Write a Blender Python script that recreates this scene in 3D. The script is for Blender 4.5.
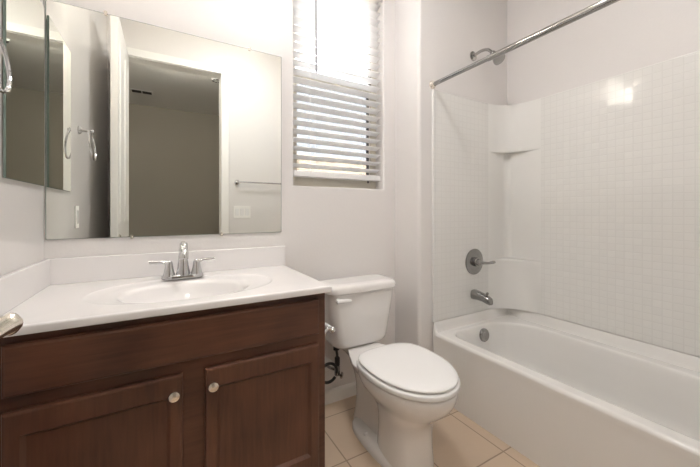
import bpy, bmesh, math, random
from mathutils import Vector, Matrix

random.seed(4)
for o in list(bpy.data.objects):
    bpy.data.objects.remove(o, do_unlink=True)
SC = bpy.context.scene
COL = SC.collection
PI = math.pi

# ------------------------------------------------------------------ camera
cam = bpy.data.cameras.new('camera')
cam_o = bpy.data.objects.new('camera', cam)
COL.objects.link(cam_o)
cam.sensor_fit = 'HORIZONTAL'
cam.sensor_width = 36.0
cam.lens = 321.0 / 700.0 * 36.0
cam.shift_y = -(233.5 - 212.0) / 700.0
cam.clip_start = 0.02
cam_o.location = (0, -1.65, 1.09)
cam_o.rotation_euler = (PI / 2, 0, -math.radians(30))
SC.camera = cam_o

# ------------------------------------------------------------------ sky, exposure, lights
W = bpy.data.worlds.new('sky')
SC.world = W
W.use_nodes = True
_bg = W.node_tree.nodes['Background']
_bg.inputs['Color'].default_value = (0.88, 0.92, 1.0, 1)
_bg.inputs['Strength'].default_value = 3.0
SC.view_settings.view_transform = 'Standard'
SC.view_settings.look = 'None'
SC.view_settings.gamma = 1.0
SC.view_settings.exposure = 1.36
SC.view_settings.use_curve_mapping = False
SC.cycles.max_bounces = 16
SC.cycles.diffuse_bounces = 8
SC.cycles.glossy_bounces = 8
SC.cycles.transparent_max_bounces = 24
SC.cycles.sample_clamp_indirect = 6.0
SC.cycles.use_denoising = True

def area_light(name, loc, target, sx, sy, power, color=(1, 1, 1), portal=False):
    l = bpy.data.lights.new(name, 'AREA')
    l.shape = 'RECTANGLE'
    l.size, l.size_y = sx, sy
    l.energy = power
    l.color = color
    if portal:
        l.cycles.is_portal = True
    o = bpy.data.objects.new(name, l)
    COL.objects.link(o)
    o.location = loc
    d = Vector(target) - Vector(loc)
    o.rotation_euler = d.to_track_quat('-Z', 'Y').to_euler()
    return o

GLOBE_STRENGTH = 23.0          # glass globes of the vanity light
CEIL_FILL_STRENGTH = 18.5            # diffuser of the fill lamp added on the bathroom ceiling
BED_FILL_STRENGTH = 130.0             # unseen lamp added to brighten the room behind the door
_sun = bpy.data.lights.new('sun', 'SUN')
_sun.energy = 14.0
_sun.angle = math.radians(.6)
_sun.color = (1.0, .96, .9)
_so = bpy.data.objects.new('sun', _sun)
COL.objects.link(_so)
_so.rotation_euler = Vector((.25, .62, -.75)).to_track_quat('-Z', 'Y').to_euler()
area_light('window_portal', (0.9, 0.135, 1.87), (0.9, -1, 1.87), 0.6, 1.26, 1.0, portal=True)

# ------------------------------------------------------------------ helpers
ORG = {}

def crom(pts, n=8, closed=False):
    P = [Vector(p) for p in pts]
    if len(P) < 3:
        return P
    out = []
    m = len(P)
    rng = range(m) if closed else range(m - 1)
    for i in rng:
        if closed:
            a, b, c, d = P[(i - 1) % m], P[i], P[(i + 1) % m], P[(i + 2) % m]
        else:
            a, b, c, d = P[max(i - 1, 0)], P[i], P[i + 1], P[min(i + 2, m - 1)]
        for k in range(n):
            t = k / n
            out.append(0.5 * ((2 * b) + (c - a) * t + (2 * a - 5 * b + 4 * c - d) * t * t + (3 * b - a - 3 * c + d) * t ** 3))
    if not closed:
        out.append(P[-1])
    return out

class MB:
    def __init__(self):
        self.bm = bmesh.new()

    def loft(self, rings, cap0=True, cap1=True, closed=True):
        bm = self.bm
        R = [[bm.verts.new(p) for p in r] for r in rings]
        n = len(R[0])
        for a, b in zip(R[:-1], R[1:]):
            for i in range(n if closed else n - 1):
                j = (i + 1) % n
                try:
                    bm.faces.new((a[i], a[j], b[j], b[i]))
                except ValueError:
                    pass
        if cap0:
            bm.faces.new(list(reversed(R[0])))
        if cap1:
            bm.faces.new(R[-1])
        return self

    def box(self, x0, x1, y0, y1, z0, z1, bev=0.0, seg=2):
        t = bmesh.new()
        bmesh.ops.create_cube(t, size=1.0)
        for v in t.verts:
            v.co = Vector((x0 + (v.co.x + .5) * (x1 - x0), y0 + (v.co.y + .5) * (y1 - y0), z0 + (v.co.z + .5) * (z1 - z0)))
        if bev > 0:
            bmesh.ops.bevel(t, geom=list(t.edges), offset=bev, segments=seg, profile=0.5, affect='EDGES')
        self._merge(t)
        return self

    def _merge(self, t):
        vm = {}
        for v in t.verts:
            vm[v] = self.bm.verts.new(v.co)
        for f in t.faces:
            self.bm.faces.new([vm[v] for v in f.verts])
        t.free()

    def tube(self, pts, rad, n=14, smooth=6, closed=False, caps=True):
        P = crom(pts, smooth, closed) if smooth else [Vector(p) for p in pts]
        m = len(P)
        if isinstance(rad, (int, float)):
            rr = [rad] * m
        else:
            rr = []
            for k in range(m):
                t = k / (m - 1) * (len(rad) - 1)
                i = min(int(t), len(rad) - 2)
                rr.append(rad[i] + (rad[i + 1] - rad[i]) * (t - i))
        rings = []
        nrm = None
        for k in range(m):
            if closed:
                tan = P[(k + 1) % m] - P[(k - 1) % m]
            else:
                tan = P[min(k + 1, m - 1)] - P[max(k - 1, 0)]
            tan.normalize()
            if nrm is None:
                up = Vector((0, 0, 1)) if abs(tan.z) < .9 else Vector((1, 0, 0))
                nrm = (up - tan * up.dot(tan)).normalized()
            else:
                nrm = (nrm - tan * nrm.dot(tan)).normalized()
            bn = tan.cross(nrm)
            rings.append([P[k] + (nrm * math.cos(2 * PI * i / n) + bn * math.sin(2 * PI * i / n)) * rr[k] for i in range(n)])
        if closed:
            rings.append(rings[0])
            R = rings[:-1]
            bm = self.bm
            V = [[bm.verts.new(p) for p in r] for r in R]
            for a in range(m):
                b = (a + 1) % m
                for i in range(n):
                    j = (i + 1) % n
                    bm.faces.new((V[a][i], V[a][j], V[b][j], V[b][i]))
        else:
            self.loft(rings, caps, caps)
        return self

    def lathe(self, prof, origin, axis, n=28, cap0=True, cap1=True):
        ax = Vector(axis).normalized()
        up = Vector((0, 0, 1)) if abs(ax.z) < .9 else Vector((1, 0, 0))
        u = (up - ax * up.dot(ax)).normalized()
        w = ax.cross(u)
        O = Vector(origin)
        rings = [[O + ax * h + (u * math.cos(2 * PI * i / n) + w * math.sin(2 * PI * i / n)) * max(r, 1e-4) for i in range(n)] for r, h in prof]
        self.loft(rings, cap0, cap1)
        return self

    def ball(self, c, r, n=16, sz=(1, 1, 1)):
        t = bmesh.new()
        bmesh.ops.create_uvsphere(t, u_segments=n, v_segments=n // 2 + 2, radius=r)
        for v in t.verts:
            v.co = Vector((c[0] + v.co.x * sz[0], c[1] + v.co.y * sz[1], c[2] + v.co.z * sz[2]))
        self._merge(t)
        return self

    def build(self, name, mat, parent=None, loc=None, angle=35, smooth=True, weld=False):
        bm = self.bm
        if weld:
            bmesh.ops.remove_doubles(bm, verts=bm.verts, dist=1e-5)
        bmesh.ops.recalc_face_normals(bm, faces=bm.faces)
        if parent is not None:
            org = ORG[parent.name]
        elif loc is not None:
            org = Vector(loc)
        else:
            xs = [v.co for v in bm.verts]
            lo = Vector([min(c[i] for c in xs) for i in range(3)])
            hi = Vector([max(c[i] for c in xs) for i in range(3)])
            org = Vector(((lo.x + hi.x) / 2, (lo.y + hi.y) / 2, lo.z))
        for v in bm.verts:
            v.co -= org
        me = bpy.data.meshes.new(name)
        bm.to_mesh(me)
        bm.free()
        if smooth:
            for p in me.polygons:
                p.use_smooth = True
            me.set_sharp_from_angle(angle=math.radians(angle))
        me.materials.append(mat)
        o = bpy.data.objects.new(name, me)
        if smooth:
            wn_ = o.modifiers.new('weighted_normal', 'WEIGHTED_NORMAL')
            wn_.keep_sharp = True
            wn_.weight = 80
        COL.objects.link(o)
        if parent is not None:
            o.parent = parent
        else:
            o.location = org
        ORG[o.name] = org.copy()
        return o

def tag(o, label=None, cat=None, group=None, kind=None):
    if label: o['label'] = label
    if cat: o['category'] = cat
    if group: o['group'] = group
    if kind: o['kind'] = kind
    return o

def thing(name, loc, label=None, cat=None, group=None, kind=None):
    e = bpy.data.objects.new(name, None)
    COL.objects.link(e)
    e.location = loc
    e.empty_display_size = 0.05
    ORG[e.name] = Vector(loc)
    return tag(e, label, cat, group, kind)

def copy_tree(root, loc, **kw):
    r = root.copy()
    COL.objects.link(r)
    r.location = loc
    for k, v in kw.items():
        r[k] = v
    for ch in list(root.children):
        c = ch.copy()
        COL.objects.link(c)
        c.parent = r
    return r

def rrect(x0, x1, y0, y1, radii, z, nc=8, ns=6, ease=False):
    """rounded rectangle loop, ccw from (x0,y0); radii for corners (x0y0, x1y0, x1y1, x0y1)"""
    cs = [(x0, y0, 1, 1, PI), (x1, y0, -1, 1, 1.5 * PI), (x1, y1, -1, -1, 0), (x0, y1, 1, -1, .5 * PI)]
    arcs = []
    for (cx, cy, sx, sy, a0), r in zip(cs, radii):
        ox, oy = cx + sx * r, cy + sy * r
        arcs.append([(ox + r * math.cos(a0 + .5 * PI * k / nc), oy + r * math.sin(a0 + .5 * PI * k / nc)) for k in range(nc + 1)])
    out = []
    for i in range(4):
        out += arcs[i]
        a, b = arcs[i][-1], arcs[(i + 1) % 4][0]
        for k in range(1, ns):
            t = k / ns
            if ease:
                t1 = .5 - .5 * math.cos(PI * t)
                t = .5 * t1 + .5 * (.5 - .5 * math.cos(PI * t1))
            out.append((a[0] + (b[0] - a[0]) * t, a[1] + (b[1] - a[1]) * t))
    return [Vector((x, y, z)) for x, y in out]

def egg(cx, ymid, hw, lf, lb, z, n=56, nb=2.6, nf=2.0):
    """toilet outline: front is towards -y (length lf), back towards +y (length lb)"""
    out = []
    for i in range(n):
        a = 2 * PI * i / n
        c, s = math.cos(a), math.sin(a)
        p = nb if s > 0 else nf
        x = math.copysign(abs(c) ** (2 / p), c) * hw
        y = math.copysign(abs(s) ** (2 / p), s) * (lb if s > 0 else lf)
        out.append(Vector((cx + x, ymid + y, z)))
    return out

# ------------------------------------------------------------------ materials
def nmat(name):
    m = bpy.data.materials.new(name)
    m.use_nodes = True
    nt = m.node_tree
    return m, nt, nt.nodes['Principled BSDF']

def N(nt, t, **kw):
    n = nt.nodes.new(t)
    for k, v in kw.items():
        setattr(n, k, v)
    return n

def bumped(nt, b, scale, strength, dist=0.002, detail=3.0, coord='Object'):
    tc = N(nt, 'ShaderNodeTexCoord')
    no = N(nt, 'ShaderNodeTexNoise')
    no.inputs['Scale'].default_value = scale
    no.inputs['Detail'].default_value = detail
    nt.links.new(tc.outputs[coord], no.inputs['Vector'])
    bu = N(nt, 'ShaderNodeBump')
    bu.inputs['Strength'].default_value = strength
    bu.inputs['Distance'].default_value = dist
    nt.links.new(no.outputs['Fac'], bu.inputs['Height'])
    nt.links.new(bu.outputs['Normal'], b.inputs['Normal'])
    return no

def simple(name, col, rough=0.5, metal=0.0, coat=0.0, bump=None, var=0.0, spec=None):
    m, nt, b = nmat(name)
    b.inputs['Roughness'].default_value = rough
    b.inputs['Metallic'].default_value = metal
    b.inputs['Coat Weight'].default_value = coat
    if spec is not None:
        b.inputs['Specular IOR Level'].default_value = spec
    no = None
    if bump:
        no = bumped(nt, b, *bump)
    if no is None:
        tc = N(nt, 'ShaderNodeTexCoord')
        no = N(nt, 'ShaderNodeTexNoise')
        no.inputs['Scale'].default_value = 40
        nt.links.new(tc.outputs['Object'], no.inputs['Vector'])
    mx = N(nt, 'ShaderNodeMix', data_type='RGBA')
    mx.inputs['A'].default_value = (*[c * (1 - var) for c in col], 1)
    mx.inputs['B'].default_value = (*[min(1, c * (1 + var)) for c in col], 1)
    nt.links.new(no.outputs['Fac'], mx.inputs['Factor'])
    nt.links.new(mx.outputs['Result'], b.inputs['Base Color'])
    return m

def wood(name, vertical):
    m, nt, b = nmat(name)
    tc = N(nt, 'ShaderNodeTexCoord')
    mp = N(nt, 'ShaderNodeMapping')
    mp.inputs['Scale'].default_value = (30, 30, 2.2) if vertical else (2.2, 30, 30)
    nt.links.new(tc.outputs['Object'], mp.inputs['Vector'])
    no = N(nt, 'ShaderNodeTexNoise')
    no.inputs['Scale'].default_value = 2.2
    no.inputs['Detail'].default_value = 7
    no.inputs['Roughness'].default_value = .6
    nt.links.new(mp.outputs['Vector'], no.inputs['Vector'])
    n2 = N(nt, 'ShaderNodeTexNoise')
    n2.inputs['Scale'].default_value = 5
    n2.inputs['Detail'].default_value = 2
    nt.links.new(tc.outputs['Object'], n2.inputs['Vector'])
    ad = N(nt, 'ShaderNodeMix', data_type='FLOAT')
    ad.inputs['Factor'].default_value = .55
    nt.links.new(no.outputs['Fac'], ad.inputs['A'])
    nt.links.new(n2.outputs['Fac'], ad.inputs['B'])
    cr = N(nt, 'ShaderNodeValToRGB')
    cr.color_ramp.elements[0].position = .3
    cr.color_ramp.elements[0].color = (.046, .0185, .0105, 1)
    cr.color_ramp.elements[1].position = .72
    cr.color_ramp.elements[1].color = (.150, .062, .035, 1)
    nt.links.new(ad.outputs['Result'], cr.inputs['Fac'])
    nt.links.new(cr.outputs['Color'], b.inputs['Base Color'])
    b.inputs['Roughness'].default_value = .36
    b.inputs['Specular IOR Level'].default_value = .45
    return m

def gridmat(name, col, grout, size, phase, line, rough, bump, axes=('X', 'Y'), var=0.0, mottled=0.0, bumpd=0.002, tiltv=0.0):
    """tiles laid out in world metres along two axes, with grooved joints; tile tone varies"""
    m, nt, b = nmat(name)
    geo = N(nt, 'ShaderNodeNewGeometry')
    sp = N(nt, 'ShaderNodeSeparateXYZ')
    nt.links.new(geo.outputs['Position'], sp.inputs['Vector'])
    masks, cells = [], []
    for ax, s, ph in zip(axes, size, phase):
        a = N(nt, 'ShaderNodeMath', operation='SUBTRACT'); a.inputs[1].default_value = ph
        if ax == 'H':                                 # distance along the two walls of the corner
            k = N(nt, 'ShaderNodeMath', operation='SUBTRACT')
            nt.links.new(sp.outputs['X'], k.inputs[0]); nt.links.new(sp.outputs['Y'], k.inputs[1])
            nt.links.new(k.outputs[0], a.inputs[0])
        else:
            nt.links.new(sp.outputs[ax], a.inputs[0])
        d = N(nt, 'ShaderNodeMath', operation='DIVIDE'); d.inputs[1].default_value = s
        nt.links.new(a.outputs[0], d.inputs[0])
        fr = N(nt, 'ShaderNodeMath', operation='FRACT'); nt.links.new(d.outputs[0], fr.inputs[0])
        fl = N(nt, 'ShaderNodeMath', operation='FLOOR'); nt.links.new(d.outputs[0], fl.inputs[0]); cells.append(fl)
        h = N(nt, 'ShaderNodeMath', operation='SUBTRACT'); h.inputs[1].default_value = .5; nt.links.new(fr.outputs[0], h.inputs[0])
        ab = N(nt, 'ShaderNodeMath', operation='ABSOLUTE'); nt.links.new(h.outputs[0], ab.inputs[0])
        mr = N(nt, 'ShaderNodeMapRange'); mr.interpolation_type = 'SMOOTHSTEP'
        lw = line / s
        mr.inputs['From Min'].default_value = .5 - lw
        mr.inputs['From Max'].default_value = .5 - lw * .35
        nt.links.new(ab.outputs[0], mr.inputs['Value'])
        masks.append(mr)
    mk = N(nt, 'ShaderNodeMath', operation='MAXIMUM')
    nt.links.new(masks[0].outputs[0], mk.inputs[0]); nt.links.new(masks[1].outputs[0], mk.inputs[1])
    cb = N(nt, 'ShaderNodeCombineXYZ')
    nt.links.new(cells[0].outputs[0], cb.inputs[0]); nt.links.new(cells[1].outputs[0], cb.inputs[1])
    wn = N(nt, 'ShaderNodeTexWhiteNoise'); nt.links.new(cb.outputs[0], wn.inputs['Vector'])
    no = N(nt, 'ShaderNodeTexNoise'); no.inputs['Scale'].default_value = 9; no.inputs['Detail'].default_value = 5
    nt.links.new(geo.outputs['Position'], no.inputs['Vector'])
    t = N(nt, 'ShaderNodeMix', data_type='FLOAT'); t.inputs['Factor'].default_value = mottled
    nt.links.new(wn.outputs['Value'], t.inputs['A']); nt.links.new(no.outputs['Fac'], t.inputs['B'])
    mx = N(nt, 'ShaderNodeMix', data_type='RGBA')
    mx.inputs['A'].default_value = (*[c * (1 - var) for c in col], 1)
    mx.inputs['B'].default_value = (*[c * (1 + var) for c in col], 1)
    nt.links.new(t.outputs['Result'], mx.inputs['Factor'])
    m2 = N(nt, 'ShaderNodeMix', data_type='RGBA')
    m2.inputs['B'].default_value = (*grout, 1)
    nt.links.new(mk.outputs[0], m2.inputs['Factor']); nt.links.new(mx.outputs['Result'], m2.inputs['A'])
    nt.links.new(m2.outputs['Result'], b.inputs['Base Color'])
    b.inputs['Roughness'].default_value = rough
    inv = N(nt, 'ShaderNodeMath', operation='SUBTRACT'); inv.inputs[0].default_value = 1
    nt.links.new(mk.outputs[0], inv.inputs[1])
    # each tile is set at a minutely different slope
    wob = N(nt, 'ShaderNodeTexNoise'); wob.inputs['Scale'].default_value = 42; wob.inputs['Detail'].default_value = 1
    nt.links.new(geo.outputs['Position'], wob.inputs['Vector'])
    am = N(nt, 'ShaderNodeMath', operation='MULTIPLY_ADD'); am.inputs[1].default_value = .9
    nt.links.new(wob.outputs['Fac'], am.inputs[0]); nt.links.new(inv.outputs[0], am.inputs[2])
    bu = N(nt, 'ShaderNodeBump'); bu.inputs['Strength'].default_value = bump; bu.inputs['Distance'].default_value = bumpd
    nt.links.new(am.outputs[0], bu.inputs['Height'])
    if tiltv:
        v1 = N(nt, 'ShaderNodeVectorMath', operation='SUBTRACT'); v1.inputs[1].default_value = (.5, .5, .5)
        nt.links.new(wn.outputs['Color'], v1.inputs[0])
        v2 = N(nt, 'ShaderNodeVectorMath', operation='SCALE'); v2.inputs['Scale'].default_value = tiltv
        nt.links.new(v1.outputs[0], v2.inputs[0])
        v3 = N(nt, 'ShaderNodeVectorMath', operation='ADD')
        nt.links.new(geo.outputs['Normal'], v3.inputs[0]); nt.links.new(v2.outputs[0], v3.inputs[1])
        v4 = N(nt, 'ShaderNodeVectorMath', operation='NORMALIZE'); nt.links.new(v3.outputs[0], v4.inputs[0])
        nt.links.new(v4.outputs[0], bu.inputs['Normal'])
    nt.links.new(bu.outputs['Normal'], b.inputs['Normal'])
    return m

def emit(name, col, s):
    m, nt, b = nmat(name)
    b.inputs['Base Color'].default_value = (.9, .9, .9, 1)
    b.inputs['Emission Color'].default_value = (*col, 1)
    b.inputs['Emission Strength'].default_value = s
    return m

def see_through(name, tint, gloss_rough=0.0, opacity=0.0, body=(.3, .3, .32)):
    """thin pane: transparent with fresnel gloss; opacity mixes in a diffuse weave"""
    m = bpy.data.materials.new(name); m.use_nodes = True
    nt = m.node_tree
    nt.nodes.clear()
    out = N(nt, 'ShaderNodeOutputMaterial')
    tr = N(nt, 'ShaderNodeBsdfTransparent'); tr.inputs['Color'].default_value = (*tint, 1)
    if opacity > 0:
        df = N(nt, 'ShaderNodeBsdfDiffuse'); df.inputs['Color'].default_value = (*body, 1)
        mx = N(nt, 'ShaderNodeMixShader'); mx.inputs[0].default_value = opacity
        nt.links.new(tr.outputs[0], mx.inputs[1]); nt.links.new(df.outputs[0], mx.inputs[2])
    else:
        gl = N(nt, 'ShaderNodeBsdfGlossy'); gl.inputs['Roughness'].default_value = gloss_rough
        fr = N(nt, 'ShaderNodeFresnel'); fr.inputs['IOR'].default_value = 1.45
        mx = N(nt, 'ShaderNodeMixShader')
        nt.links.new(fr.outputs[0], mx.inputs[0])
        nt.links.new(tr.outputs[0], mx.inputs[1]); nt.links.new(gl.outputs[0], mx.inputs[2])
    nt.links.new(mx.outputs[0], out.inputs[0])
    return m

M = {}
M['wallgloss'] = simple('semi_gloss_wall_paint', (.745, .723, .712), .13, var=.004)
M['wall'] = simple('wall_paint', (.745, .723, .712), .42, bump=(95, .22, .0016, 4.0), var=.012)
M['ceiling'] = simple('ceiling_paint', (.80, .79, .77), .8, bump=(70, .3, .002, 4.0), var=.01)
M['bedwall'] = simple('shade_darkened_paint', (.36, .33, .285), .75, bump=(80, .2, .0015, 4.0), var=.015)  # dimness of the pale room behind the door is put into this colour
M['trim'] = simple('white_trim_paint', (.86, .85, .83), .3, var=.01)
M['porcelain'] = simple('white_porcelain', (.80, .785, .775), .09, coat=.6, var=.004)
M['plastic'] = simple('white_seat_plastic', (.85, .85, .85), .2, coat=.2, var=.004)
M['marble'] = simple('cultured_marble', (.80, .782, .78), .16, coat=.3, bump=(6, .02, .001, 2.0), var=.012)
M['acrylic'] = simple('white_tub_acrylic', (.80, .79, .77), .18, coat=.4, var=.005)
M['surround'] = simple('white_surround_acrylic', (.80, .795, .775), .42, coat=.0, bump=(14, .03, .002, 2.0), var=.006)
M['surtile'] = gridmat('moulded_tile_acrylic', (.80, .795, .775), (.765, .76, .74), (.0375, .0375), (0.01, .43), .0032, .15, .2, axes=('H', 'Z'), var=.004, bumpd=.0012, tiltv=.035)
M['floortile'] = gridmat('beige_floor_tile', (.62, .49, .37), (.34, .255, .18), (.3225, .31), (.69, -.424), .0045, .34, .35, var=.035, mottled=.7)
M['carpet'] = simple('beige_carpet', (.42, .36, .29), .95, bump=(400, .8, .004, 2.0), var=.12)
M['wood_h'] = wood('stained_wood_across', False)
M['wood_v'] = wood('stained_wood_upright', True)
M['chrome'] = simple('chrome', (.66, .66, .67), .07, metal=1, var=.01)
M['steel'] = simple('brushed_chrome_rod', (.40, .395, .385), .14, metal=1, var=.02)  # grey lowered to stand in for dark reflections on the rod
M['darkchrome'] = simple('dark_chrome', (.36, .355, .35), .16, metal=1, var=.04)  # darker grey than the plain chrome
M['nickel'] = simple('satin_nickel', (.86, .80, .72), .27, metal=1, var=.02)
M['rubber'] = simple('black_rubber', (.015, .015, .016), .5, bump=(300, .4, .001, 1.0), var=.2)
M['gasket'] = simple('grey_gasket', (.06, .06, .065), .6, var=.1)
M['mirror'] = simple('mirror_silver', (.885, .905, .865), .004, metal=1)
M['mirroredge'] = simple('mirror_edge_glass', (.20, .26, .23), .15, var=.05)
M['vinyl'] = simple('almond_window_vinyl', (.66, .63, .55), .4, var=.01)
M['slat'] = simple('white_blind_slat', (.86, .86, .86), .35, var=.01)
M['slatv'] = simple('translucent_white_slat', (.92, .92, .92), .35, var=.01)
_nt = M['slatv'].node_tree
_tl = N(_nt, 'ShaderNodeBsdfTranslucent'); _tl.inputs['Color'].default_value = (.92, .92, .92, 1)
_mx = N(_nt, 'ShaderNodeMixShader'); _mx.inputs[0].default_value = .55
_nt.links.new(_nt.nodes['Principled BSDF'].outputs[0], _mx.inputs[1]); _nt.links.new(_tl.outputs[0], _mx.inputs[2])
_nt.links.new(_mx.outputs[0], _nt.nodes['Material Output'].inputs[0])
M['fence'] = simple('cream_block_fence', (.84, .69, .53), .9, bump=(40, .5, .004, 4.0), var=.05)
M['ground'] = simple('dry_yard_soil', (.45, .38, .30), .95, bump=(20, .5, .01, 4.0), var=.2)
M['pane'] = see_through('window_pane', (.97, .98, .98))
M['screen'] = see_through('insect_screen', (1, 1, 1), opacity=.85, body=(.18, .185, .20))
M['globe'] = emit('lit_globe', (1.0, .91, .80), GLOBE_STRENGTH)
M['ceilfill'] = emit('fill_lamp_diffuser', (1.0, .985, .98), CEIL_FILL_STRENGTH)
M['bedfill'] = emit('bedroom_fill_diffuser', (1.0, .93, .82), BED_FILL_STRENGTH)
M['dark'] = simple('dark_slot', (.03, .03, .03), .7, var=.1)

# ------------------------------------------------------------------ room shell
XL, XR, YB, YF, ZC = -.40, 2.12, 0.0, -1.60, 2.74
YT, XJ = -.233, 1.29             # tub end wall stands forward of the window wall from XJ on
WX0, WX1, WZ0, WZ1 = .603, 1.198, 1.234, 2.50
YA = -1.757                      # far end of the tub alcove
DX0, DX1, DZ = -.272, .463, 2.39  # doorway

def struct(o):
    o['kind'] = 'structure'
    return o

b = MB(); b.box(XL - .1, XR + .1, YA - .1, .14, -.1, 0)
struct(b.build('floor', M['floortile']))
b = MB(); b.box(-2.0, 3.0, -4.4, YA - .1, -.1, 0)
struct(b.build('floor_bedroom', M['carpet']))
b = MB(); b.box(-2.0, 3.0, -4.4, .14, ZC, ZC + .1)
struct(b.build('ceiling', M['ceiling']))

def rounded_opening(mb, x0, x1, z0, z1, X0, X1, Z0, Z1, y0, y1, r, n=5):
    """wall slab x0..x1,z0..z1 between y0 (room side) and y1 with a hole whose room-side edge is rounded"""
    def loop(e, y):
        return [Vector((X0 - e, y, Z0 - e)), Vector((X1 + e, y, Z0 - e)), Vector((X1 + e, y, Z1 + e)), Vector((X0 - e, y, Z1 + e))]
    out = [Vector((x0, y0, z0)), Vector((x1, y0, z0)), Vector((x1, y0, z1)), Vector((x0, y0, z1))]
    rings = [out]
    for k in range(n + 1):
        a = .5 * PI * k / n
        rings.append(loop(r * (1 - math.sin(a)), y0 + r * (1 - math.cos(a))))
    rings.append(loop(0, y1))
    back = [Vector((p.x, y1, p.z)) for p in out]
    rings.append(back)
    rings.append(out)
    mb.loft(rings, False, False)

b = MB(); rounded_opening(b, XL - .1, 1.40, 0, ZC, WX0, WX1, WZ0, WZ1, 0, .14, .012)
struct(b.build('wall_back', M['wall'], angle=60, weld=True))

b = MB()                                          # tub end wall with a bullnose corner
r = .02
pl = [(XJ, .0), (XJ, YT + .008 + r)]
for k in range(1, 7):
    a = .5 * PI * k / 6
    pl.append((XJ + r - r * math.cos(a), YT + .008 + r - r * math.sin(a)))
pl += [(XR + .1, YT + .008), (XR + .1, 0)]
b.loft([[Vector((x, y, 0)) for x, y in pl], [Vector((x, y, ZC)) for x, y in pl]])
struct(b.build('wall_tub', M['wall'], angle=60))

b = MB(); b.box(XL - .1, XL, YF - .12, 0, 0, ZC)
struct(b.build('wall_left', M['wallgloss']))
b = MB(); b.box(XR, XR + .1, YA - .1, YT + .008, 0, ZC)
struct(b.build('wall_right', M['wall']))
b = MB()
b.box(XL, DX0, YF - .12, YF, 0, ZC)
b.box(DX1, XJ, YF - .12, YF, 0, ZC)
b.box(DX0, DX1, YF - .12, YF, DZ, ZC)
b.box(XJ - .1, XJ, YA, YF - .12, 0, ZC)
b.box(XJ - .1, XR + .1, YA - .1, YA, 0, ZC)
struct(b.build('wall_front', M['wall']))
b = MB(); b.box(-2.1, -2.0, -4.4, YF - .12, 0, ZC)
struct(b.build('wall_bedroom_left', M['bedwall']))
b = MB(); b.box(3.0, 3.1, -4.4, YF - .12, 0, ZC)
struct(b.build('wall_bedroom_right', M['bedwall']))
b = MB(); b.box(-2.1, 3.1, -4.35, -4.25, 0, ZC)
struct(b.build('wall_bedroom_far', M['bedwall']))
b = MB(); b.box(-2.0, XL - .1, YF - .12, YF - .02, 0, ZC); b.box(XR + .1, 3.0, YA - .1, YA, 0, ZC)
struct(b.build('wall_bedroom_near', M['bedwall']))

def base_run(mb, p0, p1, nrm, h=.075, t=.013):
    p0, p1, nrm = Vector(p0), Vector(p1), Vector(nrm)
    prof = [(0, 0), (t, 0), (t, h - .018), (t * .55, h - .006), (t * .35, h), (0, h)]
    mb.loft([[p + nrm * a + Vector((0, 0, z)) for a, z in prof] for p in (p0, p1)])

b = MB(); base_run(b, (.54, 0, 0), (XJ, 0, 0), (0, -1, 0))
base_run(b, (XJ, 0, 0), (XJ, YT + .008, 0), (-1, 0, 0))
struct(b.build('baseboard_back', M['trim']))
b = MB(); base_run(b, (XL, -.56, 0), (XL, YF, 0), (1, 0, 0))
struct(b.build('baseboard_left', M['trim']))
b = MB(); base_run(b, (.535, YF, 0), (XJ, YF, 0), (0, 1, 0))
struct(b.build('baseboard_front', M['trim']))

# door casing and jamb
b = MB()
cw, ct = .066, .017
b.box(DX1, DX1 + cw, YF, YF + ct, 0, DZ + cw, .005)
b.box(DX0 - cw, DX0, YF, YF + ct, 0, DZ + cw, .005)
b.box(DX0 - cw, DX1 + cw, YF, YF + ct + .001, DZ, DZ + cw, .005)
b.box(DX0 - cw, DX0, YF - .137, YF - .12, 0, DZ + cw, .004)
b.box(DX1, DX1 + cw, YF - .137, YF - .12, 0, DZ + cw, .004)
b.box(DX0 - cw, DX1 + cw, YF - .137, YF - .12, DZ, DZ + cw, .004)
for x0, x1, z0, z1 in ((DX0, DX0 + .004, 0, DZ), (DX1 - .004, DX1, 0, DZ), (DX0, DX1, DZ - .004, DZ)):
    b.box(x0, x1, YF - .12, YF, z0, z1)
struct(b.build('trim_1', M['trim']))

# door leaf, swung open along the left wall
dr = thing('door_1', (DX0, YF, 0), kind='structure')
dxa, dxb, dya, dyb, dz1 = -.296, -.258, YF + .004, -.868, 2.375
b = MB()
def leaf_face(x, sgn):
    ny = [(dya, dyb)]
    zs = [.10, .95, 1.02, 2.24]
    for (za, zb) in ((.24, .86), (1.02, 2.22)):
        for (ya, yb) in ((dya + .11, (dya + dyb) / 2 - .05), ((dya + dyb) / 2 + .05, dyb - .11)):
            def lp(e, d):
                return [Vector((x + sgn * d, ya + e, za + e)), Vector((x + sgn * d, yb - e, za + e)), Vector((x + sgn * d, yb - e, zb - e)), Vector((x + sgn * d, ya + e, zb - e))]
            b.loft([lp(-.004, -.002), lp(0, .006), lp(.012, .006), lp(.02, .001), lp(.045, .001), lp(.06, .005)], False, True)
b.box(dxa, dxb, dya, dyb, .012, dz1, .002)
leaf_face(dxb, 1)
leaf_face(dxa, -1)
b.build('door_leaf', M['trim'], dr)
b = MB()
for x, s in ((dxb, 1), (dxa, -1)):
    if s < 0:
        L = .03
    else:
        L = .0435
    b.lathe([(.032, 0), (.032, .004), (.028, .009), (.014, .013), (.011, .02)], (x, -.932, .912), (s, 0, 0))
    b.tube([(x + s * .012, -.932, .910), (x + s * L, -.932, .910)], .0142, n=20, smooth=0)
    b.ball((x + s * L, -.932, .910), 1.0, 20, (.0135, .0165, .0178))
    pts = [(x + s * L, -.930, .910), (x + s * L, -.952, .911), (x + s * L, -.98, .9125), (x + s * L, -1.03, .914), (x + s * (L - .004), -1.07, .914)]
    b.tube(pts, [.0150, .0120, .0110, .0105, .009], n=16)
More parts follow.
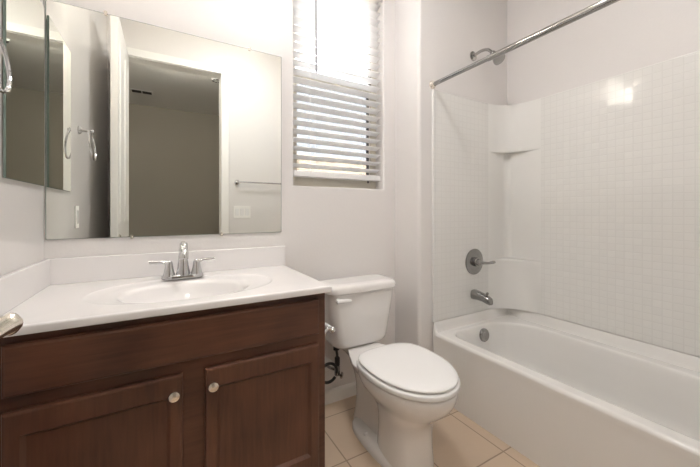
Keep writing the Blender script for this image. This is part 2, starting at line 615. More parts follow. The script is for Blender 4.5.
b.build('lever_handle', M['nickel'], dr)['label'] = 'satin nickel lever handle'
for z in (.25, 1.2, 2.15):
    b = MB(); b.tube([(DX0 + .009, YF + .006, z - .045), (DX0 + .009, YF + .006, z + .045)], .006, smooth=0)
    b.build('hinge', M['nickel'], dr)

# ------------------------------------------------------------------ window
w = thing('window_1', (.9, .10, WZ0), kind='structure')
fy0, fy1 = .085, .138
fw = .042
b = MB()
b.box(WX0, WX0 + fw, fy0, fy1, WZ0, WZ1, .003)
b.box(WX1 - fw, WX1, fy0, fy1, WZ0, WZ1, .003)
b.box(WX0 + fw - .002, WX1 - fw + .002, fy0, fy1, WZ0, WZ0 + fw, .003)
b.box(WX0 + fw - .002, WX1 - fw + .002, fy0, fy1, WZ1 - fw, WZ1, .003)
b.build('window_frame', M['vinyl'], w)
b = MB(); b.box(WX0 + fw, WX1 - fw, .094, .112, 1.845, 1.888, .003)
b.build('meeting_rail', M['vinyl'], w)
b = MB()
b.box(WX0 + fw, WX0 + fw + .012, .094, .112, WZ0 + fw, 1.845, .002)
b.box(WX1 - fw - .012, WX1 - fw, .094, .112, WZ0 + fw, 1.845, .002)
b.box(WX0 + fw + .012, WX1 - fw - .012, .094, .112, WZ0 + fw, WZ0 + fw + .03, .002)
b.build('lower_sash', M['vinyl'], w)
b = MB(); b.box(WX1 - fw - .020, WX1 - fw - .011, .090, .108, WZ0 + fw, 1.845)
b.box(WX1 - fw - .009, WX1 - fw + .001, .083, .10, 1.888, WZ1 - fw)
b.build('gasket', M['gasket'], w)
b = MB(); b.box(WX0 + fw, WX1 - fw, .116, .119, 1.87, WZ1 - fw)
b.build('upper_pane', M['pane'], w)
b = MB(); b.box(WX0 + fw + .012, WX1 - fw - .012, .100, .103, WZ0 + fw + .03, 1.845)
b.build('lower_pane', M['pane'], w)
b = MB(); b.loft([[Vector((WX0 + fw, .13, WZ0 + fw)), Vector((WX1 - fw, .13, WZ0 + fw))], [Vector((WX0 + fw, .13, 1.87)), Vector((WX1 - fw, .13, 1.87))]], False, False, closed=False)
b.build('insect_screen', M['screen'], w)

# blind
bl = thing('window_blind', (.9, .045, 1.28), 'white horizontal-slat blind lowered in the window beside the mirror', 'window blind')
by = .048
bx0, bx1 = WX0 + .006, WX1 - .006
b = MB()
pitch, sw, tilt = .0475, .050, math.radians(17)
zt = 2.42
z = 1.350
slz = []
while z < zt:
    slz.append(z)
    c, s = math.cos(tilt), math.sin(tilt)
    sec = []
    for q, h in ((-1, 0), (-.5, .0028), (0, .0038), (.5, .0028), (1, 0)):
        sec.append((q * sw / 2, h + .0013))
    for q, h in ((1, 0), (.5, .0028), (0, .0038), (-.5, .0028), (-1, 0)):
        sec.append((q * sw / 2, h - .0013))
    # room-side edge (-y) up
    def tr(a, h, zz=z):
        return (by + a * c + h * s, zz - a * s + h * c)
    b.loft([[Vector((x, *tr(a, h))) for a, h in sec] for x in (bx0, bx1)])
    z += pitch
b.build('slat_curtain', M['slatv'], bl, angle=50)
b = MB(); b.box(bx0, bx1, by - .026, by + .026, 1.287, 1.321, .006, 2)
b.build('bottom_rail', M['slat'], bl)
b = MB(); b.box(bx0, bx1, by - .028, by + .028, 2.44, 2.495, .002)
b.build('headrail', M['slat'], bl)
b = MB(); b.box(WX0 + .003, WX1 - .003, .002, .011, 2.425, 2.497, .003)
b.build('valance', M['slat'], bl)
b = MB()
for x in (bx0 + .10, bx1 - .09):
    for yy in (by - .0275, by + .0275):
        b.tube([(x, yy, 1.29), (x, yy, 2.44)], .0008, n=5, smooth=0)
for x in (bx0 + .14, bx1 - .12):
    b.tube([(x, by, 1.29), (x, by, 2.44)], .0011, n=5, smooth=0)
b.build('ladder_cord', M['slat'], bl)
b = MB(); b.tube([(.737, .012, 2.43), (.740, .010, 1.90)], .0045, n=8, smooth=0)
b.lathe([(.003, 0), (.005, .006), (.005, .03), (.003, .036)], (.740, .010, 1.872), (0, 0, 1), 10)
b.build('tilt_wand', simple('clear_wand', (.30, .30, .32), .5, var=.02), bl)
b = MB(); b.box(bx1 - .075, bx1 - .005, .000, .002, 2.43, 2.495); b.box(bx1 - .082, bx1 - .074, -.004, .006, 2.41, 2.497, .002); b.box(bx1 - .012, bx1 - .004, -.004, .006, 2.41, 2.497, .002)
b.build('valance_clip', simple('grey_clip', (.55, .55, .55), .3, var=.02), bl)

# yard outside
b = MB(); b.box(-6, 9, .15, 14, -.25, -.05)
struct(b.build('ground_outside', M['ground']))
ft = thing('yard_fence', (1.0, 2.6, -.05), 'cream block wall of the yard seen through the lower part of the blind', 'fence')
b = MB(); b.box(-5, 8, 2.6, 2.75, -.06, 1.84, .004); b.build('fence_wall', M['fence'], ft)
b = MB(); b.box(-5, 8, 2.58, 2.77, 1.84, 1.90, .008); b.build('coping', M['fence'], ft)
fj = simple('fence_joint', (.40, .33, .25), .9, var=.05)
for x in (-2.5, -.6, 1.05, 1.62, 3.4):
    b = MB(); b.box(x - .012, x + .012, 2.594, 2.6, -.06, 1.84)
    b.build('joint', fj, ft)

# ------------------------------------------------------------------ vanity
VX0, VX1 = -.398, .533
van = thing('vanity_cabinet', (.07, -.27, 0), 'dark reddish-brown wooden vanity cabinet with two doors under the white counter', 'cabinet')
b = MB()
b.box(VX0, VX0 + .016, -.515, -.004, 0, .786); b.box(VX1 - .016, VX1, -.515, -.004, 0, .786)
b.box(VX0 + .016, VX1 - .016, -.515, -.004, .09, .105); b.box(VX0 + .016, VX1 - .016, -.47, -.455, 0, .09)
b.build('carcass', M['wood_v'], van)
b = MB(); b.box(VX0, VX1, -.535, -.515, .09, .786, .0015)
b.build('face_frame', M['wood_h'], van)

def slab_panel(mb, x0, x1, z0, z1, yb_, yf, stile, recess):
    def lp(e, y, r=0):
        return [Vector((x0 + e, y, z0 + e + r)), Vector((x1 - e, y, z0 + e + r)), Vector((x1 - e, y, z1 - e - r)), Vector((x0 + e, y, z1 - e - r))]
    R = [lp(0, yb_), lp(0, yf + .007), lp(.0025, yf + .002), lp(.008, yf)]
    if stile:
        R += [lp(stile, yf, .026), lp(stile + .003, yf + .003, .026), lp(stile + .010, yf + recess, .026)]
    mb.loft(R)

b = MB(); slab_panel(b, -.345, .501, .634, .763, -.535, -.555, 0, 0)
b.build('drawer_front', M['wood_h'], van, smooth=False)
for (x0, x1, kx, lab) in ((-.345, .049, .024, 'left door'), (.110, .502, .131, 'right door')):
    b = MB(); slab_panel(b, x0, x1, .128, .597, -.535, -.555, .034, .010)
    d = b.build('door', M['wood_v'], van, smooth=False)
    b = MB(); b.lathe([(.0075, 0), (.006, .008), (.0065, .012), (.0135, .017), (.0155, .021), (.0145, .026), (.009, .0285), (.001, .029)], (kx, -.555, .548), (0, -1, 0), 20)
    b.build('knob', M['nickel'], d)['label'] = 'round satin nickel knob'

# counter with integral oval basin
ct = thing('countertop', (.07, -.28, .786), 'glossy white vanity top with integral oval basin on the brown cabinet', 'countertop')
CX0, CX1, CY0, CY1, CZ = -.396, .548, -.562, -.004, .811
ctr = (.080, -.300)
angs = [2 * PI * i / 96 for i in range(96)]
for (x, y) in ((CX0, CY0), (CX1, CY0), (CX1, CY1), (CX0, CY1)):
    angs.append(math.atan2(y - ctr[1], x - ctr[0]) % (2 * PI))
angs.sort()
def rect_ring(e, z):
    out = []
    for a in angs:
        c, s = math.cos(a), math.sin(a)
        t = min(((CX1 - e - ctr[0]) / c) if c > 1e-9 else 1e9, ((CX0 + e - ctr[0]) / c) if c < -1e-9 else 1e9,
                ((CY1 - e - ctr[1]) / s) if s > 1e-9 else 1e9, ((CY0 + e - ctr[1]) / s) if s < -1e-9 else 1e9)
        out.append(Vector((ctr[0] + c * t, ctr[1] + s * t, z)))
    return out
def ell(cx, cy, a, bb, z, p=2.0):
    out = []
    for t in angs:
        c, s = math.cos(t), math.sin(t)
        out.append(Vector((cx + math.copysign(abs(c) ** (2 / p), c) * a, cy + math.copysign(abs(s) ** (2 / p), s) * bb, z)))
    return out
rings = [rect_ring(.05, .7865), rect_ring(.002, .7865), rect_ring(0, .7895), rect_ring(0, CZ - .007), rect_ring(.002, CZ - .0025), rect_ring(.007, CZ)]
rings += [ell(.080, -.300, .312, .205, CZ, 2.2), ell(.080, -.300, .306, .200, CZ - .0008, 2.2), ell(.080, -.301, .298, .194, CZ - .004, 2.2),
          ell(.078, -.306, .262, .185, CZ - .006, 2.1), ell(.076, -.313, .226, .166, CZ - .008, 2.1), ell(.075, -.317, .212, .158, CZ - .013),
          ell(.075, -.318, .203, .152, CZ - .024), ell(.075, -.318, .192, .143, CZ - .05), ell(.075, -.318, .165, .122, CZ - .09),
          ell(.075, -.318, .11, .085, CZ - .118), ell(.075, -.318, .03, .03, CZ - .126)]
b = MB(); b.loft(rings, False, True)
b.build('counter', M['marble'], ct, angle=50)
b = MB(); b.box(CX0, CX1 + .001, -.021, -.003, CZ - .001, .912, .004, 3)
b.build('backsplash', M['marble'], ct)
b = MB(); b.box(CX0, CX0 + .018, -.555, -.021, CZ - .001, .912, .004, 3)
b.build('side_splash', M['marble'], ct)
b = MB(); b.lathe([(.028, 0), (.028, .002), (.022, .004), (.001, .005)], (.075, -.318, CZ - .1255), (0, 0, 1))
b.build('drain', M['chrome'], ct)['label'] = 'chrome drain ring'

# faucet
fx, fyy, fz = .068, -.112, CZ + .0004
fc = thing('basin_faucet', (fx, fyy, fz), 'chrome two-handle faucet standing behind the oval basin', 'faucet')
b = MB()
def oval(w_, d_, z_, n=36, p=3.2):
    out = []
    for i in range(n):
        a = 2 * PI * i / n
        c, s = math.cos(a), math.sin(a)
        out.append(Vector((fx + math.copysign(abs(c) ** (2 / p), c) * w_, fyy + math.copysign(abs(s) ** (2 / p), s) * d_, z_)))
    return out
b.loft([oval(.080, .028, fz), oval(.080, .028, fz + .008), oval(.077, .025, fz + .014), oval(.07, .019, fz + .017)])
b.build('base_plate', M['chrome'], fc)
b = MB()
b.tube([(fx, fyy, fz + .012), (fx, fyy, fz + .05), (fx, fyy, fz + .095), (fx, fyy - .008, fz + .124), (fx, fyy - .034, fz + .140), (fx, fyy - .068, fz + .133), (fx, fyy - .092, fz + .110), (fx, fyy - .099, fz + .092)],
       [.030, .022, .0175, .0165, .0165, .0165, .016, .0155], n=20)
b.build('spout', M['chrome'], fc)
for s in (-1, 1):
    b = MB()
    hx = fx + s * .052
    b.lathe([(.0245, 0), (.021, .012), (.017, .03), (.0145, .046), (.0135, .056), (.008, .063), (.001, .065)], (hx, fyy, fz + .012), (0, 0, 1))
    b.tube([(hx + s * .002, fyy, fz + .062), (hx + s * .022, fyy, fz + .070), (hx + s * .045, fyy - .003, fz + .071), (hx + s * .072, fyy - .006, fz + .073)], [.011, .0075, .0072, .0062], n=12)
    b.build('handle', M['chrome'], fc)

# wall mirror
mr_ = thing('wall_mirror', (.07, -.005, .985), 'large frameless mirror on the wall behind the counter', 'mirror')
b = MB(); b.box(-.394, .532, -.0075, -.002, .984, 1.905)
b.build('mirror_backing', M['mirroredge'], mr_)
b = MB(); b.loft([[Vector((-.3925, -.008, .9855)), Vector((.5305, -.008, .9855)), Vector((.5305, -.008, 1.9035)), Vector((-.3925, -.008, 1.9035))]], True, False)
b.build('mirror_glass', M['mirror'], mr_, smooth=False)
for (x, z, lo) in ((-.21, 1.909, 0), (.367, 1.909, 0), (.237, .981, 1), (-.12, .981, 1)):
    b = MB()
    b.lathe([(.0065, 0), (.0065, .010), (.004, .012), (.001, .0122)], (x, -.001, z), (0, -1, 0), 12)
    b.box(x - .005, x + .005, -.012, -.0095, z - (.012 if not lo else 0), z + (.012 if lo else 0), .001)
    b.build('mirror_clip', M['nickel'], mr_)

# medicine cabinet with mirrored door
mc = thing('medicine_cabinet', (XL, -.19, 1.187), 'mirrored medicine cabinet on the left wall next to the big mirror', 'cabinet')
b = MB(); b.box(XL + .0005, XL + .004, -.362, -.042, 1.192, 1.85)
b.build('cabinet_body', M['trim'], mc)
b = MB(); b.box(XL + .004, XL + .0095, -.372, -.036, 1.187, 1.856)
d = b.build('door', M['mirroredge'], mc)
b = MB(); b.loft([[Vector((XL + .0100, -.371, 1.188)), Vector((XL + .0100, -.037, 1.188)), Vector((XL + .0100, -.037, 1.855)), Vector((XL + .0100, -.371, 1.855))]], True, False)
b.build('mirror_glass', M['mirror'], d, smooth=False)

# towel ring on the left wall
tr_ = thing('towel_ring', (XL, -.56, 1.53), 'chrome towel ring on the left wall beside the mirrored cabinet', 'towel ring')
b = MB(); b.lathe([(.022, 0), (.022, .006), (.016, .011), (.009, .014)], (XL + .001, -.575, 1.528), (1, 0, 0))
b.tube([(XL + .012, -.575, 1.528), (XL + .055, -.585, 1.528)], .007, smooth=0)
b.ball((XL + .056, -.585, 1.528), .0105)
b.build('post', M['chrome'], tr_)
b = MB()
pts = []
for i in range(24):
    a = 2 * PI * i / 24
    q = .078 * math.cos(a)
    pts.append((XL + .054 + (.012 if False else .0) + .018 * (1 - math.sin(a)) / 2 - .006, -.588 + q, 1.452 + .076 * math.sin(a)))
b.tube(pts, .0048, n=10, smooth=2, closed=True)
b.build('ring', M['chrome'], tr_)

# plates on the walls
def plate(name, loc, axis, gangs, label, cat, ww=.07, outlet=False):
    """axis: +1 faces +y (front wall), 0 faces +x (left wall)"""
    t = thing(name, loc, label, cat)
    n = Vector((0, 1, 0)) if axis else Vector((1, 0, 0))
    u = Vector((1, 0, 0)) if axis else Vector((0, 1, 0))
    L = Vector(loc)
    def bx(mb, u0, u1, n0, n1, z0, z1, bev):
        p, q = L + u * u0 + n * n0, L + u * u1 + n * n1
        mb.box(min(p.x, q.x), max(p.x, q.x), min(p.y, q.y), max(p.y, q.y), L.z + z0, L.z + z1, bev)
    W2 = (ww + .046 * (gangs - 1)) / 2
    mb = MB(); bx(mb, -W2, W2, .0005, .006, -.058, .058, .002)
    mb.build('cover_plate', M['trim'], t)
    for g in range(gangs):
        c = (g - (gangs - 1) / 2) * .046
        mb = MB()
        if outlet:
            bx(mb, c - .017, c + .017, .005, .0085, -.034, .034, .002)
            mb.build('socket_face', M['plastic'], t)
        else:
            bx(mb, c - .0165, c + .0165, .005, .0085, -.033, .033, .002)
            mb.build('rocker', M['plastic'], t)
    return t
plate('light_switch', (.652, YF, 1.09), 1, 3, 'white three-gang switch plate reflected in the mirror below the towel bar', 'switch')
plate('wall_outlet', (XL, -.53, 1.064), 0, 1, 'narrow white outlet plate reflected low in the mirror beside the left wall', 'outlet', outlet=True)

tb = thing('towel_bar', (.9, YF, 1.377), 'slim chrome towel bar reflected at the right of the big mirror', 'towel bar')
for x in (.605, 1.19):
    b = MB(); b.lathe([(.024, .0005), (.024, .006), (.019, .011), (.009, .016), (.009, .05)], (x, YF, 1.377), (0, 1, 0)); b.ball((x, YF + .05, 1.377), .013)
    b.build('post', M['chrome'], tb)
b = MB(); b.tube([(.605, YF + .05, 1.377), (1.19, YF + .05, 1.377)], .0075, smooth=0)
b.build('bar', M['chrome'], tb)

# ------------------------------------------------------------------ toilet
TX = .925
to = thing('toilet', (TX, -.4, 0), 'white two-piece toilet with closed lid between vanity and bathtub', 'toilet')
def rr_ring(hw, y0, y1, r, z, bulge=0.0):
    L = rrect(TX - hw, TX + hw, y0, y1, (r, r, r * .5, r * .5), z, 7, 8)
    if bulge:
        for p in L:
            if p.y < (y0 + y1) / 2:
                k = 1 - ((p.x - TX) / hw) ** 2
                p.y -= bulge * k
    return L
b = MB()
b.loft([rr_ring(.125, -.175, -.07, .04, .372), rr_ring(.150, -.192, -.056, .05, .377), rr_ring(.162, -.2, -.050, .055, .388),
        rr_ring(.170, -.204, -.046, .055, .41, .004), rr_ring(.188, -.207, -.042, .05, .52, .009), rr_ring(.203, -.209, -.040, .045, .62, .012), rr_ring(.206, -.210, -.040, .045, .668, .012)])
b.build('tank', M['porcelain'], to, angle=60)
b = MB()
b.loft([rr_ring(.205, -.210, -.038, .045, 0.6660, .012), rr_ring(.216, -.222, -.032, .05, 0.6690, .014), rr_ring(.219, -.225, -.030, .05, 0.6770, .014), rr_ring(.219, -.225, -.030, .05, 0.6950, .014),
        rr_ring(.214, -.220, -.034, .05, 0.7070, .013), rr_ring(.203, -.209, -.043, .05, 0.7140, .012), rr_ring(.175, -.18, -.06, .05, 0.7175, .008)])
b.build('tank_lid', M['porcelain'], to, angle=60)
b = MB()
b.lathe([(.013, 0), (.013, .008), (.009, .012)], (.757, -.2165, .640), (0, -1, 0), 16)
b.tube([(.745, -.231, 0.640), (.765, -.233, 0.641), (.795, -.236, 0.640), (.822, -.238, 0.638)], [.011, .0115, .0105, .007], n=12)
b.build('flush_handle', M['plastic'], to)

# bowl: rim, basin underside, deck to the tank
b = MB()
ym = -.535
def E(hw, lf, lb, z, nb=2.6):
    return egg(TX, ym, hw, lf, lb, z, nb=nb)
def B2(hw, lf, lb, z, nf):
    return egg(TX, ym, hw, lf, lb, z, nb=2.7, nf=nf)
b.loft([B2(.104, .132, .13, 0, 2.4), B2(.104, .132, .13, .03, 2.4), B2(.099, .126, .125, .10, 2.4), B2(.098, .127, .125, .16, 2.4), B2(.101, .136, .13, .205, 2.35),
        B2(.110, .158, .145, .238, 2.25), B2(.128, .192, .17, .268, 2.15), B2(.150, .222, .19, .295, 2.05),
        E(.169, .242, .208, .32), E(.179, .251, .215, .341), E(.183, .254, .215, .357), E(.184, .255, .215, .372), E(.181, .252, .213, .3795), E(.170, .241, .20, .382)])
def deckring(z, s=1.0, dy=0.0):
    pts = [(.085 * s, -.060), (.085 * s, -.13), (.094 * s, -.19), (.122 * s, -.25), (.15 * s, -.33), (.155 * s, -.40)]
    L = [Vector((TX + x, y, z)) for x, y in pts] + [Vector((TX - x, y, z)) for x, y in reversed(pts)]
    return L
b.loft([deckring(.325, .80), deckring(.335, .95), deckring(.362, 1.0), deckring(.369, .97)])
b.build('bowl', M['porcelain'], to, angle=60)

b = MB()      # pedestal: front column, slimmer trapway behind, foot flange
def PE(ymid, hw, lf, lb, z, nb=3, nf=2.4):
    return egg(TX, ymid, hw, lf, lb, z, nb=nb, nf=nf)
b.loft([PE(-.33, .075, .17, .18, .0), PE(-.33, .066, .17, .17, .05), PE(-.32, .052, .17, .16, .12), PE(-.31, .050, .17, .16, .19), PE(-.29, .056, .17, .16, .25), PE(-.26, .070, .17, .16, .30), PE(-.24, .088, .17, .15, .345)])
b.loft([PE(-.44, .124, .225, .235, .0, 3.5), PE(-.44, .124, .225, .235, .018, 3.5), PE(-.44, .118, .22, .23, .026, 3.5), PE(-.44, .095, .18, .19, .045, 3)])
b.build('pedestal', M['porcelain'], to, angle=60)
for s in (-1, 1):
    b = MB(); b.lathe([(.014, 0), (.014, .012), (.011, .02), (.005, .024), (.001, .025)], (TX + s * .096, -.37, .022), (0, 0, 1), 16)
    b.build('bolt_cap', M['plastic'], to)
b = MB()
def S(e, z):
    return egg(TX, -.540, .187 - e, .256 - e, .200 - e, z, nb=3.4, nf=2.05)
b.loft([S(.010, .3838), S(.003, .386), S(0, .390), S(0, .402), S(.003, .4075), S(.012, .4095)])
b.build('seat', M['plastic'], to, angle=60)
b = MB()
b.loft([S(.020, .4130), S(.011, .4135), S(.007, .4165), S(.007, .4215), S(.011, .4255), S(.024, .4285), S(.06, .4305), S(.12, .4315)])
b.build('lid', M['plastic'], to, angle=60)
for s in (-1, 1):
    b = MB(); b.box(TX + s * .075 - .022, TX + s * .075 + .022, -.338, -.312, .372, .396, .006, 2)
    b.build('hinge', M['plastic'], to)

# water supply
sv = thing('supply_valve', (.80, -.01, .215), 'chrome shut-off valve and black hose on the wall left of the toilet', 'valve')
vx = .822
b = MB(); b.lathe([(.036, 0), (.036, .004), (.028, .009), (.012, .011)], (.795, -.001, .222), (0, -1, 0))
b.build('escutcheon', M['trim'], sv)
b = MB(); b.tube([(.795, -.008, .222), (.800, -.05, .222), (vx, -.085, .222)], .008, smooth=3)
b.lathe([(.012, 0), (.0155, .004), (.0155, .050), (.012, .054)], (vx, -.085, .192), (0, 0, 1), 16)
b.lathe([(.006, 0), (.006, .016), (.017, .018), (.017, .027), (.011, .030)], (vx, -.09, .198), (.75, -.66, -.1), 14)
b.build('valve_body', M['darkchrome'], sv)
b = MB(); b.lathe([(.012, 0), (.017, .004), (.017, .024), (.010, .028)], (.806, -.105, .3405), (0, 0, 1), 8)
b.tube([(vx, -.087, .290), (.815, -.097, .315), (.807, -.105, .343)], .007, n=10)
b.lathe([(.0125, 0), (.015, .003), (.015, .040), (.012, .045)], (vx, -.086, .248), (0, 0, 1), 8)
b.build('tank_nut', M['rubber'], sv)
b = MB()
b.tube([(.765 + .050 * math.cos(q), -.094, .222 + .050 * math.sin(q)) for q in [math.radians(-12 + 335 * k / 18) for k in range(19)]], .0078, n=10, smooth=3)
b.build('hose', M['rubber'], sv)

tp = thing('paper_holder', (.533, -.46, .60), 'chrome toilet paper holder on the right side of the vanity', 'paper holder')
for y in (-.512, -.372):
    b = MB(); b.lathe([(.020, .0005), (.020, .005), (.014, .009), (.008, .012)], (.533, y, .622), (1, 0, 0), 18)
    b.tube([(.542, y, .622), (.553, y, .630), (.566, y, .630), (.575, y, .624)], [.008, .0075, .0075, .009], n=12)
    b.ball((.577, y, .623), .0125, 14)
    b.build('post', M['chrome'], tp)
b = MB(); b.tube([(.577, -.502, .623), (.577, -.382, .623)], .0085, smooth=0)
b.build('roller', M['plastic'], tp)

# ------------------------------------------------------------------ bathtub
BX0, BX1, BY0, BY1, BZ = 1.388, 2.104, YA + .002, YT - .001, .370
tub = thing('bathtub', (1.75, -1.0, 0), 'white alcove bathtub with a plain front apron on the tiled floor', 'bathtub')
NS = 24
def ring(x0, x1, y0, y1, rad, z):
    return rrect(x0, x1, y0, y1, rad, z, 8, NS, True)
def lift(L):
    for p in L:
        d = min(BX1 - p.x, BY1 - p.y)
        k = max(0, 1 - d / .024)
        k = k * k * (3 - 2 * k) * min(1, max(0, (p.x - BX0 - .001) / .008))
        p.z += .058 * k
    return L
rs = [ring(BX0 + .004, BX1, BY0, BY1, (.002,) * 4, 0), ring(BX0 + .004, BX1, BY0, BY1, (.002,) * 4, .30), ring(BX0 + .001, BX1, BY0, BY1, (.002,) * 4, .335), ring(BX0, BX1, BY0, BY1, (.002,) * 4, BZ - .016)]
for k in range(1, 5):
    a = .5 * PI * k / 4
    e = .016 * (1 - math.cos(a))
    rs.append(lift(ring(BX0 + e, BX1, BY0, BY1, (.004,) * 4, BZ - .016 + .016 * math.sin(a))))
IX0, IX1, IY0, IY1 = 1.468, 2.012, BY0 + .075, -.300
for t in (.10, .2, .3, .42, .55, .75):
    f_ = lambda a, b_: a + (b_ - a) * t
    rs.append(lift(ring(f_(BX0 + .016, IX0 - .014), f_(BX1, IX1 + .014), f_(BY0, IY0 - .014), f_(BY1, IY1 + .014), (.004 + .08 * t, .004 + .20 * t, .004 + .22 * t, .004 + .08 * t), BZ)))
for e, dz in ((.014, 0), (.007, -.0025), (.002, -.008), (0, -.016)):
    rs.append(lift(ring(IX0 - e, IX1 + e, IY0 - e, IY1 + e, (.10, .22, .24, .085), BZ + dz)))
for s_, z_ in ((.012, .32), (.024, .24), (.036, .16), (.058, .10), (.10, .072), (.17, .062)):
    rs.append(ring(IX0 + s_, IX1 - s_, IY0 + s_ * 2.2, IY1 - s_ * 1.2, (.12, .2, .2, .12), z_))
b = MB(); b.loft(rs, True, True)
b.build('tub_shell', M['acrylic'], tub, angle=50)
b = MB(); b.lathe([(.041, 0), (.041, .008), (.037, .013), (.022, .015), (.020, .018), (.001, .018)], (1.742, -.318, .315), (0, -1, .14), 26)
b.build('overflow_cover', M['darkchrome'], tub)['label'] = 'round chrome overflow cover'
b = MB(); b.lathe([(.03, 0), (.03, .003), (.02, .005), (.001, .008)], (1.742, -.52, .064), (0, 0, 1), 20)
b.build('drain', M['darkchrome'], tub)['label'] = 'chrome drain'

# surround
su = thing('tub_surround', (2.10, -.24, .43), 'white moulded tile-pattern surround on the walls above the bathtub', 'tub surround')
sz0, sz1 = .431, 1.826
PX = 2.105
th = .009
CE, CR = 1.902, -.470        # where the corner unit meets end wall and long wall
b = MB()
pf = [(1.389, YT + .0075), (1.389, YT - .001), (1.3915, YT - .004), (1.397, YT - .0055), (1.408, YT - .004), (1.415, YT), (CE, YT), (CE, YT + .0075)]
b.loft([[Vector((x, y, z)) for x, y in pf] for z in (sz0, sz1 - .004)] + [[Vector((x, min(y + .004, YT + .0075), sz1)) for x, y in pf]])
b.build('end_panel', M['surtile'], su, angle=40)
b = MB()
pf = [(2.119, YA + .0005), (PX, YA + .0005), (PX, CR), (2.119, CR)]
b.loft([[Vector((x, y, z)) for x, y in pf] for z in (sz0, sz1 - .005)] + [[Vector((min(x + .004, 2.119), y, sz1)) for x, y in pf]])
b.build('long_panel', M['surtile'], su, angle=40)

b = MB(); b.box(1.389, PX, YA + .0005, YA + .0075, sz0, sz1, .002)
b.build('end_panel', M['surtile'], su, angle=40)

def corner_curve(depth, n=16):
    p0, p2 = Vector((CE, YT)), Vector((PX, CR))
    c = Vector((PX, YT))
    mid = (p0 + p2) / 2
    p1 = mid + (c - mid) * depth
    return [((1 - t) ** 2 * p0 + 2 * t * (1 - t) * p1 + t * t * p2) for t in [k / n for k in range(n + 1)]]
def corner_poly(depth):
    c = corner_curve(depth)
    return [(p.x, p.y) for p in c] + [(2.119, CR), (2.119, YT + .0075), (CE, YT + .0075)]
b = MB()   # recessed corner sheet (tight fillet) between the two shelf blocks
pts = [(CE, YT), (2.06, YT)] + [(2.06 + .045 * math.sin(a), YT - .045 + .045 * math.cos(a)) for a in [PI / 2 * k / 8 for k in range(1, 9)]] + [(PX, CR)]
pts += [(2.119, CR), (2.119, YT + .0075), (CE, YT + .0075)]
b.loft([[Vector((x, y, z)) for x, y in pts] for z in (.77, 1.50)])
b.build('corner_panel', M['surround'], su, angle=40)
def shelf_block(name, za, zb, depth, mat, rnd):
    mb = MB()
    def R(z, d, e=0):
        L = corner_poly(d)
        return [Vector((x, y, z)) for x, y in L]
    rings_ = [R(z, depth + dd) for z, dd in rnd]
    mb.loft(rings_)
    return mb.build(name, mat, su, angle=50)
shelf_block('corner_shelf', 1.50, sz1, .5, M['surround'], [(1.497, .60), (1.499, .50), (1.505, .46), (1.52, .45), (sz1 - .006, .45), (sz1, .5)])['label'] = 'upper curved corner block'
shelf_block('corner_shelf', sz0, .77, .6, M['surround'], [(sz0, .18), (.48, .25), (.56, .42), (.68, .56), (.745, .50), (.757, .5), (.764, .53), (.768, .6)])['label'] = 'lower corner shelf'

# shower fittings
va = thing('shower_valve', (1.757, YT, .765), 'round chrome shower valve with lever handle on the tub end wall', 'shower valve')
b = MB(); b.lathe([(.084, .001), (.085, .005), (.078, .010), (.055, .013), (.050, .014), (.045, .012)], (1.757, YT, .765), (0, -1, 0), 36)
b.build('escutcheon', M['darkchrome'], va)
b = MB(); b.lathe([(.030, .012), (.028, .03), (.022, .034), (.019, .055), (.012, .062)], (1.757, YT, .765), (0, -1, 0), 24)
b.build('hub', M['darkchrome'], va)
b = MB(); b.tube([(1.757, YT - .050, .765), (1.775, YT - .066, .763), (1.80, YT - .078, .762), (1.832, YT - .088, .766), (1.845, YT - .092, .767)], [.014, .010, .008, .0105, .007], n=14)
b.build('lever', M['darkchrome'], va)
ts = thing('tub_spout', (1.752, YT, .55), 'chrome bathtub spout with diverter knob below the shower valve', 'tub spout')
b = MB()
def sring(y, hw, z0, z1):
    return [Vector((1.752 + hw * math.copysign(abs(math.cos(a)) ** .7, math.cos(a)), y, (z0 + z1) / 2 + (z1 - z0) / 2 * math.copysign(abs(math.sin(a)) ** .7, math.sin(a)))) for a in [2 * PI * k / 24 for k in range(24)]]
b.loft([sring(YT - .001, .030, .522, .584), sring(YT - .008, .031, .521, .585), sring(YT - .04, .028, .524, .580), sring(YT - .08, .026, .522, .572), sring(YT - .11, .025, .513, .563), sring(YT - .128, .022, .510, .553), sring(YT - .135, .014, .513, .542)])
b.build('spout_body', M['darkchrome'], ts)
b = MB(); b.tube([(1.752, YT - .105, .558), (1.752, YT - .105, .574)], .004, smooth=0); b.ball((1.752, YT - .105, .578), .0085, 12)
b.build('diverter_knob', M['darkchrome'], ts)

sh = thing('overhead_shower', (1.757, YT + .008, 2.115), 'chrome shower head on a short arm high above the tub faucet', 'shower head')
yw = YT + .008
b = MB(); b.lathe([(.031, .0005), (.030, .006), (.020, .013), (.011, .016)], (1.757, yw, 2.115), (0, -1, 0))
b.build('flange', M['steel'], sh)
b = MB(); b.tube([(1.757, yw - .01, 2.115), (1.757, yw - .06, 2.122), (1.757, yw - .11, 2.110), (1.757, yw - .145, 2.075)], .0095, n=14)
b.build('arm', M['steel'], sh)
b = MB(); b.ball((1.757, yw - .150, 2.070), .017, 14)
b.lathe([(.015, .01), (.018, .02), (.030, .045), (.036, .062), (.036, .072), (.031, .075), (.001, .076)], (1.757, yw - .150, 2.070), (0, -.62, -.78), 26)
b.build('head', M['steel'], sh)

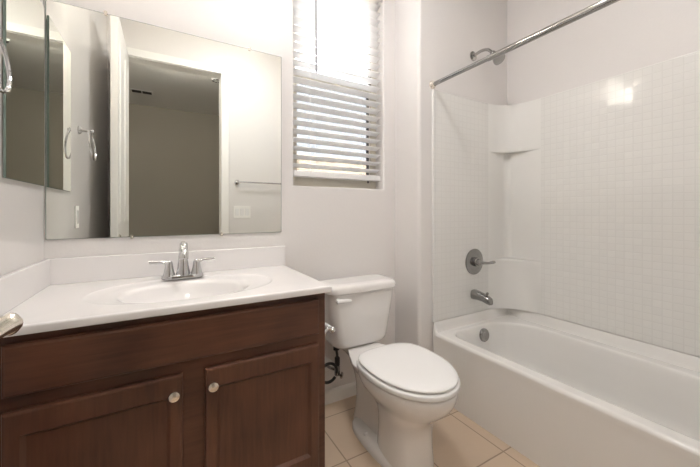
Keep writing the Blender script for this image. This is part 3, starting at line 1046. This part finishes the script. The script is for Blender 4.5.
rod = thing('curtain_rod', (1.392, YT, 1.853), 'chrome shower curtain rod spanning above the bathtub edge', 'curtain rod')
b = MB(); b.tube([(1.392, yw - .006, 1.853), (1.392, -.62, 1.853)], .0122, n=20, smooth=0)
b.build('inner_tube', M['steel'], rod)
b = MB(); b.tube([(1.392, -.612, 1.853), (1.392, YA + .006, 1.853)], .0146, n=20, smooth=0)
b.build('outer_tube', M['steel'], rod)
b = MB(); b.lathe([(.024, .0005), (.024, .006), (.019, .010), (.016, .022), (.0125, .024)], (1.392, yw, 1.853), (0, -1, 0), 22)
b.build('end_flange', M['nickel'], rod)
b = MB(); b.lathe([(.024, .0005), (.024, .006), (.019, .010), (.016, .022), (.0125, .024)], (1.392, YA, 1.853), (0, 1, 0), 22)
b.build('end_flange', M['nickel'], rod)

# ------------------------------------------------------------------ lamps
vl = thing('vanity_light', (.07, -.01, 2.25), 'three-globe vanity light on the wall above the big mirror', 'wall lamp')
b = MB(); b.box(-.20, .34, -.022, -.001, 2.275, 2.345, .005, 2); b.build('backplate', M['nickel'], vl)
for x in (-.11, .07, .25):
    b = MB(); b.lathe([(.024, 0), (.024, .01), (.012, .014), (.012, .06), (.020, .064), (.036, .071), (.046, .085), (.0515, .102), (.0525, .119), (.0510, .119), (.050, .102), (.044, .0875), (.03, .075), (.001, .068)], (x, -.020, 2.315), (0, -1, 0), 28); s_ = b.build('socket_light_shield', M['nickel'], vl)  # socket with an added cup that keeps globe light off the wall
    b = MB(); b.ball((x, -.135, 2.315), .046, 24); b.build('globe', M['globe'], vl)
cl = thing('ceiling_fill_light', (.62, -.85, ZC), 'round flush fill lamp added out of view on the bathroom ceiling', 'fill lamp')  # added as soft overhead fill
b = MB(); b.lathe([(.19, .0005), (.19, .02), (.18, .025)], (.62, -.85, ZC), (0, 0, -1), 40); b.build('rim', M['nickel'], cl)
b = MB(); b.lathe([(.175, .022), (.165, .045), (.13, .065), (.07, .077), (.001, .08)], (.62, -.85, ZC), (0, 0, -1), 40); b.build('diffuser', M['ceilfill'], cl)
bd = thing('bedroom_fill_lamp', (.1, -2.13, ZC), 'unseen globe lamp added to brighten the ceiling behind the door', 'fill lamp')  # added out of sight to grade the ceiling beyond the doorway
b = MB(); b.lathe([(.06, .0005), (.06, .008), (.03, .014), (.02, .035)], (.1, -2.13, ZC), (0, 0, -1), 28); b.build('canopy', M['nickel'], bd)
b = MB(); b.ball((.1, -2.13, ZC - .08), .05, 24); b.build('globe', M['bedfill'], bd)

# ceiling fittings of the room behind the door, seen in the mirror
cv = thing('ceiling_vent', (-.27, -3.6, ZC), 'dark slotted air vent on the ceiling reflected at the left of the doorway', 'vent')
b = MB(); b.box(-.40, -.14, -3.67, -3.53, ZC - .008, ZC - .0005, .003); b.build('frame', M['trim'], cv)
b = MB(); b.box(-.385, -.275, -3.65, -3.55, ZC - .010, ZC - .008); b.box(-.265, -.155, -3.65, -3.55, ZC - .010, ZC - .008); b.build('slot', M['dark'], cv)
sd = thing('smoke_detector', (.556, -2.62, ZC), 'small slotted detector on the ceiling reflected by the doorway top corner', 'detector')
b = MB(); b.lathe([(.06, .0005), (.06, .02), (.05, .032), (.001, .035)], (.556, -2.62, ZC), (0, 0, -1), 24); b.build('housing', M['trim'], sd)
b = MB()
for k in range(8):
    a = 2 * PI * k / 8
    cx, cy = .556 + .045 * math.cos(a), -2.62 + .045 * math.sin(a)
    b.box(cx - .012, cx + .012, cy - .006, cy + .006, ZC - .036, ZC - .03)
b.build('slot', M['dark'], sd)
